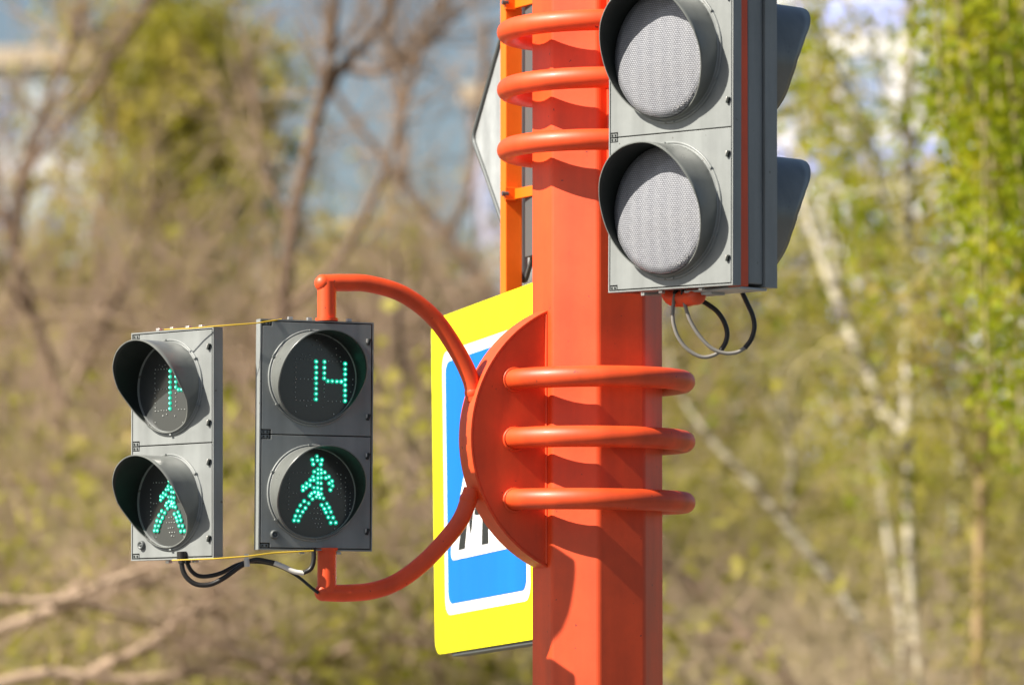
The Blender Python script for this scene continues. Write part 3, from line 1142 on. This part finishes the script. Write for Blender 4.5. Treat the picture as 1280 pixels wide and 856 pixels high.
tree('bare_tree', 'slim brown bare tree behind the left pedestrian signal', 37, [
    [(165, 860, 8), (160, 700, 7), (140, 560, 6), (135, 420, 6), (120, 300, 5), (140, 180, 4), (130, 60, 3)],
    [(140, 560, 5), (200, 440, 4), (260, 330, 3), (300, 240, 3)]], 16, bark=BARK, nsub=13, sublen=1.0, leaf=LEAF_OLIVE, leaves=1500, lsize=.05)
# --- green crowned trees behind
tree('willow_tree', 'tall yellow-green willow behind the bare trees at upper left', 44, [
    [(240, 800, 13), (238, 560, 12), (232, 380, 11), (236, 240, 9), (244, 120, 6), (248, 40, 3)],
    [(236, 400, 7), (190, 290, 6), (165, 180, 4), (160, 110, 3)],
    [(234, 360, 7), (285, 260, 5), (295, 150, 4), (285, 70, 3)],
    [(236, 240, 5), (215, 150, 4), (222, 70, 3)]], 21, bark=BARK, twig=TWIGO, leaf=LEAF_SPRING, leaves=6500, lsize=.08, nsub=40, sublen=.95, up=.2, droop=.05, scatter=.16)
tree('willow_tree', 'dense olive willow behind the forked bare tree', 47, [
    [(440, 800, 10), (445, 650, 9), (440, 530, 7), (450, 430, 5), (455, 350, 3)],
    [(445, 600, 5), (400, 500, 4), (380, 420, 3)],
    [(442, 580, 5), (500, 490, 4), (520, 400, 3)]], 22, bark=BARK, twig=TWIGO, leaf=LEAF_OLIVE, leaves=7500, lsize=.085, nsub=60, sublen=1.1, up=.2, scatter=.18)
tree('willow_tree', 'olive spring tree at the far left behind the bare branches', 46, [
    [(70, 800, 10), (66, 640, 9), (60, 540, 7), (66, 450, 5), (60, 370, 3)],
    [(66, 600, 5), (10, 520, 4), (-20, 450, 3)],
    [(64, 580, 5), (130, 480, 4), (160, 410, 3)]], 23, bark=BARK, twig=TWIGO, leaf=LEAF_OLIVE, leaves=7000, lsize=.085, nsub=60, sublen=1.1, up=.2, scatter=.18)

# --- right half: birches and the drooping willow
BG = 'pale birch trunks at the right'
tree('birch_tree', 'straight white birch trunk rising the full height at the right', 25, [
    [(1150, 870, 6.5), (1140, 740, 6), (1134, 560, 6.5), (1136, 300, 6.5), (1134, 120, 7), (1137, 0, 7), (1138, -120, 6)],
    [(1134, 545, 7), (1108, 520, 8), (1086, 470, 7.5), (1060, 408, 7), (1030, 330, 6), (1000, 240, 4)],
    [(1136, 320, 4.5), (1106, 258, 5), (1078, 160, 5), (1036, 66, 5), (1005, -20, 4)],
    [(1136, 200, 4), (1175, 90, 3), (1200, -20, 3)]], 31, bark=BIRCH, twig=TWIGO, leaf=LEAF_BRIGHT, leaves=1800, lsize=.035, nsub=18, sublen=.7, up=-.1, droop=.22, scatter=.06,
    strands=[([(985, -40), (1008, 30), (1030, 110), (1052, 190), (1075, 260), (1092, 320)], -.6, 500),
             ([(1030, -40), (1060, 10), (1090, 60), (1110, 130), (1130, 200)], -.9, 260),
             ([(1000, 40), (1020, 140), (1030, 200)], -.5, 160), ([(1060, 250), (1080, 330), (1110, 400)], -.7, 160)], subr=.012)
tree('birch_tree', 'pale birch stem leaning left low beside the red pole', 26, [
    [(1215, 985, 6), (1130, 860, 5.5), (1060, 755, 5.5), (1022, 704, 5.5), (985, 658, 5.5), (940, 604, 5), (888, 548, 4), (850, 490, 2.5), (835, 430, 2)],
    [(985, 658, 4), (990, 560, 3), (970, 460, 3)]], 32, bark=BIRCH, twig=TWIGO, nsub=16, sublen=.5, subr=.01)
tree('birch_tree', 'slender pale birch leaning just left of the straight white trunk', 27, [
    [(1128, 800, 5), (1122, 746, 5), (1108, 655, 5), (1087, 530, 5), (1072, 500, 4), (1050, 380, 5), (1035, 240, 4), (1030, 100, 3)]], 33,
    bark=BIRCH, twig=TWIGO, leaf=LEAF_SPRING, leaves=1100, lsize=.04, nsub=22, sublen=.6, subr=.01)
tree('young_tree', 'slim tan-barked young tree at lower right', 24, [
    [(1222, 880, 8), (1224, 740, 7.5), (1227, 600, 7), (1232, 480, 5), (1240, 350, 4)],
    [(1227, 600, 3), (1180, 500, 3), (1150, 400, 2)]], 34, bark=TAN, twig=TWIGO, leaf=LEAF_SPRING, leaves=1500, lsize=.035, nsub=30, sublen=.5, subr=.009)
tree('birch_tree', 'faint grey birch stem halfway between the pole and the white trunk', 34, [
    [(985, 800, 6), (984, 650, 6), (990, 480, 6), (1000, 330, 5), (1004, 180, 4), (1000, 40, 3)],
    [(988, 560, 4), (940, 450, 3), (920, 340, 3)]], 35, bark=BIRCH, twig=TWIGO, leaf=LEAF_SPRING, leaves=1200, lsize=.05, nsub=26, sublen=.8)
tree('birch_tree', 'pale birch stem at right between the white trunk and the tan young tree', 30, [
    [(1184, 820, 7), (1190, 700, 7), (1200, 560, 6), (1206, 400, 6), (1200, 240, 5), (1210, 60, 4)]], 36,
    bark=BIRCH, twig=TWIGO, leaf=LEAF_SPRING, leaves=1200, lsize=.045, nsub=24, sublen=.8, droop=.1)
rs = np.random.default_rng(77)
st = []
for k in range(46):
    x0 = 1165 + 140 * rs.uniform(0, 1) ** .8
    y0 = rs.uniform(-80, 60)
    ln = rs.uniform(180, 560) * (.5 + .6 * (x0 - 1165) / 120)
    sl = rs.uniform(-.02, .18)
    st.append(([(x0, y0), (x0 + sl * ln * .3, y0 + ln * .35), (x0 + sl * ln * .7, y0 + ln * .7), (x0 + sl * ln + rs.uniform(-8, 8), y0 + ln)], rs.uniform(-1.2, 1.2), int(ln * 1.1)))
tree('weeping_willow', 'weeping tree with bright yellow-green strands hanging down the right edge', 18.5, [
    [(1420, 900, 26), (1415, 500, 24), (1400, 200, 22), (1380, -60, 18), (1330, -200, 10)],
    [(1400, 200, 12), (1340, 60, 10), (1260, -40, 7), (1170, -80, 5)],
    [(1412, 420, 9), (1340, 330, 6), (1270, 300, 4), (1230, 310, 3)]], 37, bark=BARK, twig=TWIGO, leaf=LEAF_BRIGHT, leaves=11000, lsize=.028, nsub=16, sublen=.5,
    droop=.35, up=-.2, strands=st, scatter=.035, subr=.008, twr=.005)
tree('willow_tree', 'light green spring tree behind the birches', 42, [
    [(1080, 800, 10), (1076, 600, 9), (1085, 420, 7), (1080, 300, 4)],
    [(1078, 560, 5), (1010, 440, 4), (990, 360, 3)],
    [(1080, 520, 5), (1170, 400, 4), (1200, 300, 3)]], 38, bark=TAN, twig=TWIGO, leaf=LEAF_SPRING, leaves=2300, lsize=.08, nsub=26, sublen=1.1, up=.2, scatter=.2)
tree('willow_tree', 'light green spring tree just right of the red pole', 44, [
    [(905, 800, 9), (900, 640, 8), (905, 520, 6), (900, 420, 4)],
    [(902, 620, 5), (850, 520, 4), (830, 450, 3)],
    [(903, 600, 5), (960, 500, 4), (985, 430, 3)]], 39, bark=TAN, twig=TWIGO, leaf=LEAF_SPRING, leaves=2500, lsize=.08, nsub=28, sublen=1.0, up=.2, scatter=.2)


# --- shrubs: three kinds built once, then copied
def shrub(name, label, cat, group, x, Y, seed, stems, hgt, wid, tw, leaf, nleaf, lsize, r=.012):
    rng = np.random.default_rng(seed)
    e = empty(name, (x, Y, gz(x, Y)))
    tag(e, label, cat, group)
    segs, tips = [], []
    for _ in range(stems):
        a = rng.uniform(0, 2 * PI)
        d = np.array([math.cos(a) * wid, math.sin(a) * wid, 1.0]) * rng.uniform(.6, 1.1)
        p = np.array([math.cos(a) * .12, math.sin(a) * .12, -.03])
        pts = [p]
        for k in range(5):
            d = d + rng.normal(size=3) * .16
            pts.append(pts[-1] + d / np.linalg.norm(d) * hgt / 5 * rng.uniform(.8, 1.1))
        for k in range(5):
            segs.append([*pts[k], *pts[k + 1], r * (1 - .7 * k / 5), r * (1 - .7 * (k + 1) / 5)])
        sub_branches(rng, pts, r * .5, 12, hgt * .33, .25, .5, 2, segs, tips)
    seg_mesh('stems', segs, tw, e)
    if nleaf:
        tp = np.asarray(tips)
        leaf_mesh('leaves', tp[rng.integers(0, len(tp), nleaf)] + rng.normal(size=(nleaf, 3)) * .07, lsize, leaf, e, rng)
    return e


def copy_tree(o, loc, rz, sc):
    c = o.copy(); COL.objects.link(c)
    c.location = loc; c.rotation_euler = (0, 0, rz); c.scale = (sc, sc, sc)
    for ch in o.children:
        d = ch.copy(); COL.objects.link(d); d.parent = c
    return c


GB, GO, GR = 'bare brown shrubs of the blurred thicket', 'budding olive shrubs of the blurred thicket', 'light green shrubs under the birches'
LB_ = 'bare pinkish-brown shrub in the blurred thicket left of the pole'
LO_ = 'budding olive-green shrub in the blurred thicket left of the pole'
LR_ = 'light yellow-green shrub in the blurred undergrowth right of the pole'
rs = np.random.default_rng(5)
protos = [('brown', LB_, GB, TWIG, None, 0), ('olive', LO_, GO, TWIGO, LEAF_OLIVE, 1100), ('light', LR_, GR, TWIGO, LEAF_SPRING, 1500), ('low', 'low dry tan bush in the grass at lower right of the pole', 'low dry bushes right of the pole', TWIGT, None, 0)]
made = {}
plan = []
for px in range(-40, 640, 80):
    plan.append(('brown', px + rs.uniform(-20, 20), rs.uniform(25, 33)))
for px in range(-20, 660, 75):
    plan.append(('olive', px + rs.uniform(-25, 25), rs.uniform(30, 39)))
for px in (60, 205, 300, 420, 560):
    plan.append(('olive', px, rs.uniform(23, 27)))
for px in range(-20, 640, 130):
    plan.append(('brown', px + rs.uniform(-25, 25), rs.uniform(34, 42)))
for px, sc_ in ((20, 1.7), (120, 1.45), (195, 1.75), (300, 1.6), (455, 1.7), (520, 1.5), (590, 1.8)):
    plan.append(('brown', px, rs.uniform(27, 36), sc_))
for px in range(850, 1320, 85):
    plan.append(('light', px + rs.uniform(-25, 25), rs.uniform(28, 40)))
for px in range(850, 1300, 38):
    plan.append(('low', px + rs.uniform(-12, 12), rs.uniform(22, 34)))
for kind, px, Y, *big in plan:
    low = kind == 'low'
    x = (px - 640) / FPX * Y
    if kind not in made:
        i = [p[0] for p in protos].index(kind)
        _, lb, gp, tw, lf, nl = protos[i]
        made[kind] = shrub('shrub', lb, 'shrub', gp, x, Y, 50 + i, 16, 1.25 if low else 2.3, .55, tw, lf, nl, .055)
    else:
        c = copy_tree(made[kind], (x, Y, gz(x, Y)), rs.uniform(0, 6.28), big[0] if big else rs.uniform(.75, 1.25) if low else rs.uniform(.55, .9) if kind == 'light' else rs.uniform(.75, 1.2))

# --- low dry branches lying across the lower left
tree('fallen_branch', 'dry pinkish branch sweeping up to the right at lower left', 23, [
    [(-30, 800, 8), (40, 772, 8), (133, 742, 7), (224, 716, 6), (300, 690, 4), (360, 676, 3)],
    [(133, 742, 4), (190, 700, 3), (230, 650, 2)],
    [(40, 772, 4), (120, 716, 3), (200, 690, 2)]], 61, bark=TWIG, nsub=26, sublen=.45, root=False, up=.25, subr=.01, cat='branch', group='dry fallen branches')
tree('fallen_branch', 'dry branch rising steeply beneath the left pedestrian signal', 22.5, [
    [(90, 862, 8), (130, 832, 8), (176, 812, 7), (216, 782, 6), (256, 750, 5), (300, 735, 3)],
    [(176, 812, 4), (240, 800, 3), (310, 770, 2)]], 62, bark=TWIG, nsub=24, sublen=.4, root=False, up=.2, subr=.01, cat='branch', group='dry fallen branches')
tree('fallen_branch', 'dry branch lying almost flat along the bottom left edge', 22, [
    [(-30, 862, 8), (60, 842, 8), (160, 850, 6), (260, 840, 5), (340, 848, 3)]], 63, bark=TWIG, nsub=26, sublen=.4, root=False, up=.3, subr=.01, cat='branch', group='dry fallen branches')
tree('fallen_branch', 'dry branch arching under the bottom red arm', 24, [
    [(360, 868, 8), (410, 822, 7), (470, 800, 6), (540, 806, 4), (600, 830, 3)]], 64, bark=TWIG, nsub=22, sublen=.4, root=False, up=.2, subr=.01, cat='branch', group='dry fallen branches')
tree('fallen_branch', 'dry pinkish branch lying in the brown grass right of the pole', 25, [
    [(1000, 868, 8), (940, 800, 7), (890, 752, 6), (845, 715, 5), (800, 690, 3)],
    [(940, 800, 4), (880, 800, 3), (830, 790, 2)]], 65, bark=TWIG, nsub=22, sublen=.4, root=False, up=.2, subr=.01, cat='branch', group='dry fallen branches')

tree('fallen_branch', 'forked pale dry branch crossing the lower left corner', 21.5, [
    [(-40, 742, 6), (20, 752, 6), (80, 748, 5.5), (150, 722, 5), (205, 704, 4), (250, 716, 3)],
    [(80, 748, 4), (150, 768, 4), (215, 772, 3), (280, 752, 2)]], 66, bark=TWIG, nsub=22, sublen=.4, root=False, up=.2, subr=.01, cat='branch', group='dry fallen branches')
tree('fallen_branch', 'thin dry branch rising left from the bottom edge below the red arm', 22, [
    [(420, 880, 6), (352, 842, 5.5), (300, 815, 5), (235, 800, 4), (180, 776, 3)],
    [(300, 815, 3), (270, 770, 3), (262, 740, 2)]], 67, bark=TWIG, nsub=20, sublen=.4, root=False, up=.2, subr=.01, cat='branch', group='dry fallen branches')
tree('fallen_branch', 'pinkish dry branch fanning out just left of the yellow sign', 24, [
    [(560, 880, 6), (530, 800, 5), (490, 740, 4.5), (440, 690, 4), (400, 640, 3)],
    [(530, 800, 4), (545, 700, 3), (530, 600, 2)], [(490, 740, 3), (500, 660, 3), (480, 560, 2)]], 68, bark=TWIG, nsub=18, sublen=.45, root=False, up=.3, subr=.01, cat='branch', group='dry fallen branches')

# --- far woodland behind (reads as one mass)
rng = np.random.default_rng(90)
def wood(name, px0, px1, ytop, m, N, size, seed, Y0=50, Y1=60):
    rg = np.random.default_rng(seed)
    out = []
    ph = rg.uniform(0, 6.28, 4)
    while len(out) < N:
        px = rg.uniform(px0, px1); Y = rg.uniform(Y0, Y1)
        top = ytop + 40 * math.sin(px * .021 + ph[0]) + 28 * math.sin(px * .05 + ph[1]) + 16 * math.sin(px * .11 + ph[2])
        py = top + (860 - top) * rg.uniform(0, 1) ** .85
        out.append(tuple(at(px, py, Y)))
    segs = []
    for k in range(1600):
        px = rg.uniform(px0, px1); Y = rg.uniform(Y0 - 2, Y1)
        p = np.array(at(px, rg.uniform(ytop + 30, 860), Y)); d = rg.normal(size=3) * .35 + np.array([0, 0, 1])
        L = rg.uniform(.5, 1.7)
        segs.append([*p, *(p + d / np.linalg.norm(d) * L), .025, .008])
    e = empty(name, (0, Y0, gz(0, Y0)))
    o = leaf_mesh('foliage_mass', np.array(out) - np.array(e.location), size, m, e, rg)
    s_ = seg_mesh('stem_mass', np.array(segs) - np.array([*e.location, *e.location, 0, 0]), TWIG if px0 < 500 else TWIGO, e)
    o['kind'] = 'stuff'; s_['kind'] = 'stuff'
    tag(e, 'far blurred brown and olive woodland behind the left half' if px0 < 500 else 'far blurred pale yellow-green woodland behind the birches', 'woodland', kind='stuff')


wood('woodland', -160, 760, 400, LEAF_WOOD, 13000, .2, 91)
wood('woodland', 720, 1440, 570, LEAF_WOODR, 7000, .2, 92)

# dry undergrowth on the bank
def tufts(N, x0, x1, y0, y1, seed, m, label):
    rg = np.random.default_rng(seed)
    segs = []
    for _ in range(N):
        Y = rg.uniform(y0, y1); px = rg.uniform(x0, x1)
        x = (px - 640) / FPX * Y
        z = gz(x, Y)
        d = rg.normal(size=3) * .5 + np.array([0, 0, .8]); d /= np.linalg.norm(d)
        L = rg.uniform(.12, .5)
        p = np.array([x, Y, z - .02])
        segs.append([*p, *(p + d * L), rg.uniform(.006, .014), .003])
    o = seg_mesh('dry_grass', segs, m, None)
    tag(o, label, 'grass', kind='stuff')


tufts(9000, -120, 720, 18, 48, 93, GRASS, 'dry olive grass and litter covering the bank left of the pole')
tufts(9000, 720, 1400, 18, 48, 94, GRASSR, 'pale tan dry grass covering the bank right of the pole')


# ------------------------------------------------------------------ buildings far behind
WALLW = mat('white_wall', (0.60, 0.60, 0.63), 0.8, 0.3, var=0.05, vscale=.6)
WALLL = mat('lavender_wall', (0.42, 0.42, 0.55), 0.8, 0.3, var=0.05, vscale=.6)
WALLG = mat('grey_blue_wall', (0.40, 0.48, 0.53), 0.8, 0.3, var=0.05, vscale=.6)
TANW = mat('tan_cornice', (0.46, 0.38, 0.28), 0.8, 0.3)
GLASS = mat('window_glass', (0.16, 0.22, 0.36), 0.1, 0.8)
BLUEP = mat('blue_panel', (0.30, 0.36, 0.72), 0.6, 0.4)


def building(label, px0, px1, ptop, Y, depth, wall, band, floors, bays, rot):
    x0, x1 = (px0 - 640) / FPX * Y, (px1 - 640) / FPX * Y
    zt = at(640, ptop, Y).z
    cx = (x0 + x1) / 2
    w = x1 - x0
    zg = gz(cx, Y) - .3
    e = empty('apartment_building', (cx, Y, zg), (0, 0, R_(rot)))
    tag(e, label, 'building')
    hh = zt - zg
    mb = MB(); mb.box((0, depth / 2, hh / 2), (w, depth, hh)); mb.build('wall', wall, e)
    mb = MB(); mb.box((0, depth / 2, hh + .2), (w + .5, depth + .5, .4)); mb.build('roof', TANW, e)
    fh = hh / floors
    bw = w / bays
    for j in range(floors):
        mb = MB(); mb.box((0, -.03, (j + .12) * fh), (w + .05, .1, .22 * fh)); mb.build('panel_band', band, e)
        for i in range(bays):
            x = -w / 2 + (i + .5) * bw
            z = (j + .6) * fh
            mb = MB(); mb.box((x, -.05, z), (bw * .56, .08, fh * .5)); fo = mb.build('window', WALLW, e)
            mb = MB(); mb.box((x - bw * .13, -.095, z), (bw * .23, .012, fh * .43)); mb.box((x + bw * .13, -.095, z), (bw * .23, .012, fh * .43)); mb.build('pane', GLASS, fo)
    return e


building('white apartment block with blue panels far behind the birches', 905, 1460, -150, 92, 12, WALLW, BLUEP, 5, 5, -32)
building('lavender building with a tan roof edge far behind, left of the orange tube', 590, 790, 128, 100, 10, WALLL, WALLG, 3, 3, -10)
building('grey-blue banded building far behind the bare trees at left', -200, 190, 84, 105, 12, WALLG, WALLW, 5, 5, -10)

# ------------------------------------------------------------------ light, sky, camera
SUN_AZ, SUN_EL = 65, 42
w = bpy.data.worlds.new('World')
scene.world = w
w.use_nodes = True
nt = w.node_tree
bg = nt.nodes['Background']
sky = nt.nodes.new('ShaderNodeTexSky')
sky.sky_type = 'NISHITA'
sky.sun_disc = False
sky.sun_elevation = R_(SUN_EL)
sky.sun_rotation = R_(180 + SUN_AZ)
sky.altitude = 100
sky.air_density = 1.0
sky.dust_density = 2.0
nt.links.new(sky.outputs[0], bg.inputs['Color'])
bg.inputs['Strength'].default_value = 0.051
sl = bpy.data.lights.new('sun', 'SUN')
sl.energy = 5.0
sl.angle = R_(.53)
sl.color = (1.0, .93, .82)
so = bpy.data.objects.new('sun', sl)
COL.objects.link(so)
ds = Vector((-math.sin(R_(SUN_AZ)) * math.cos(R_(SUN_EL)), -math.cos(R_(SUN_AZ)) * math.cos(R_(SUN_EL)), math.sin(R_(SUN_EL))))
so.rotation_euler = (-ds).to_track_quat('-Z', 'Y').to_euler()
so.location = ds * 50

cam = bpy.data.cameras.new('camera')
cam.sensor_width = 36
cam.lens = 36 * FPX / 1280
cam.clip_start = .1
cam.clip_end = 4000
cam.dof.use_dof = True
cam.dof.focus_distance = 9.85
cam.dof.aperture_fstop = 3.5
co = bpy.data.objects.new('camera', cam)
COL.objects.link(co)
co.location = (0, 0, CAMZ)
co.rotation_euler = (PI / 2 + PITCH, 0, 0)
scene.camera = co
scene.render.engine = 'CYCLES'
scene.cycles.use_denoising = True
scene.cycles.max_bounces = 6
scene.cycles.sample_clamp_indirect = 6
scene.view_settings.view_transform = 'Standard'
scene.view_settings.look = 'None'
scene.view_settings.exposure = 1.07
scene.view_settings.gamma = 1
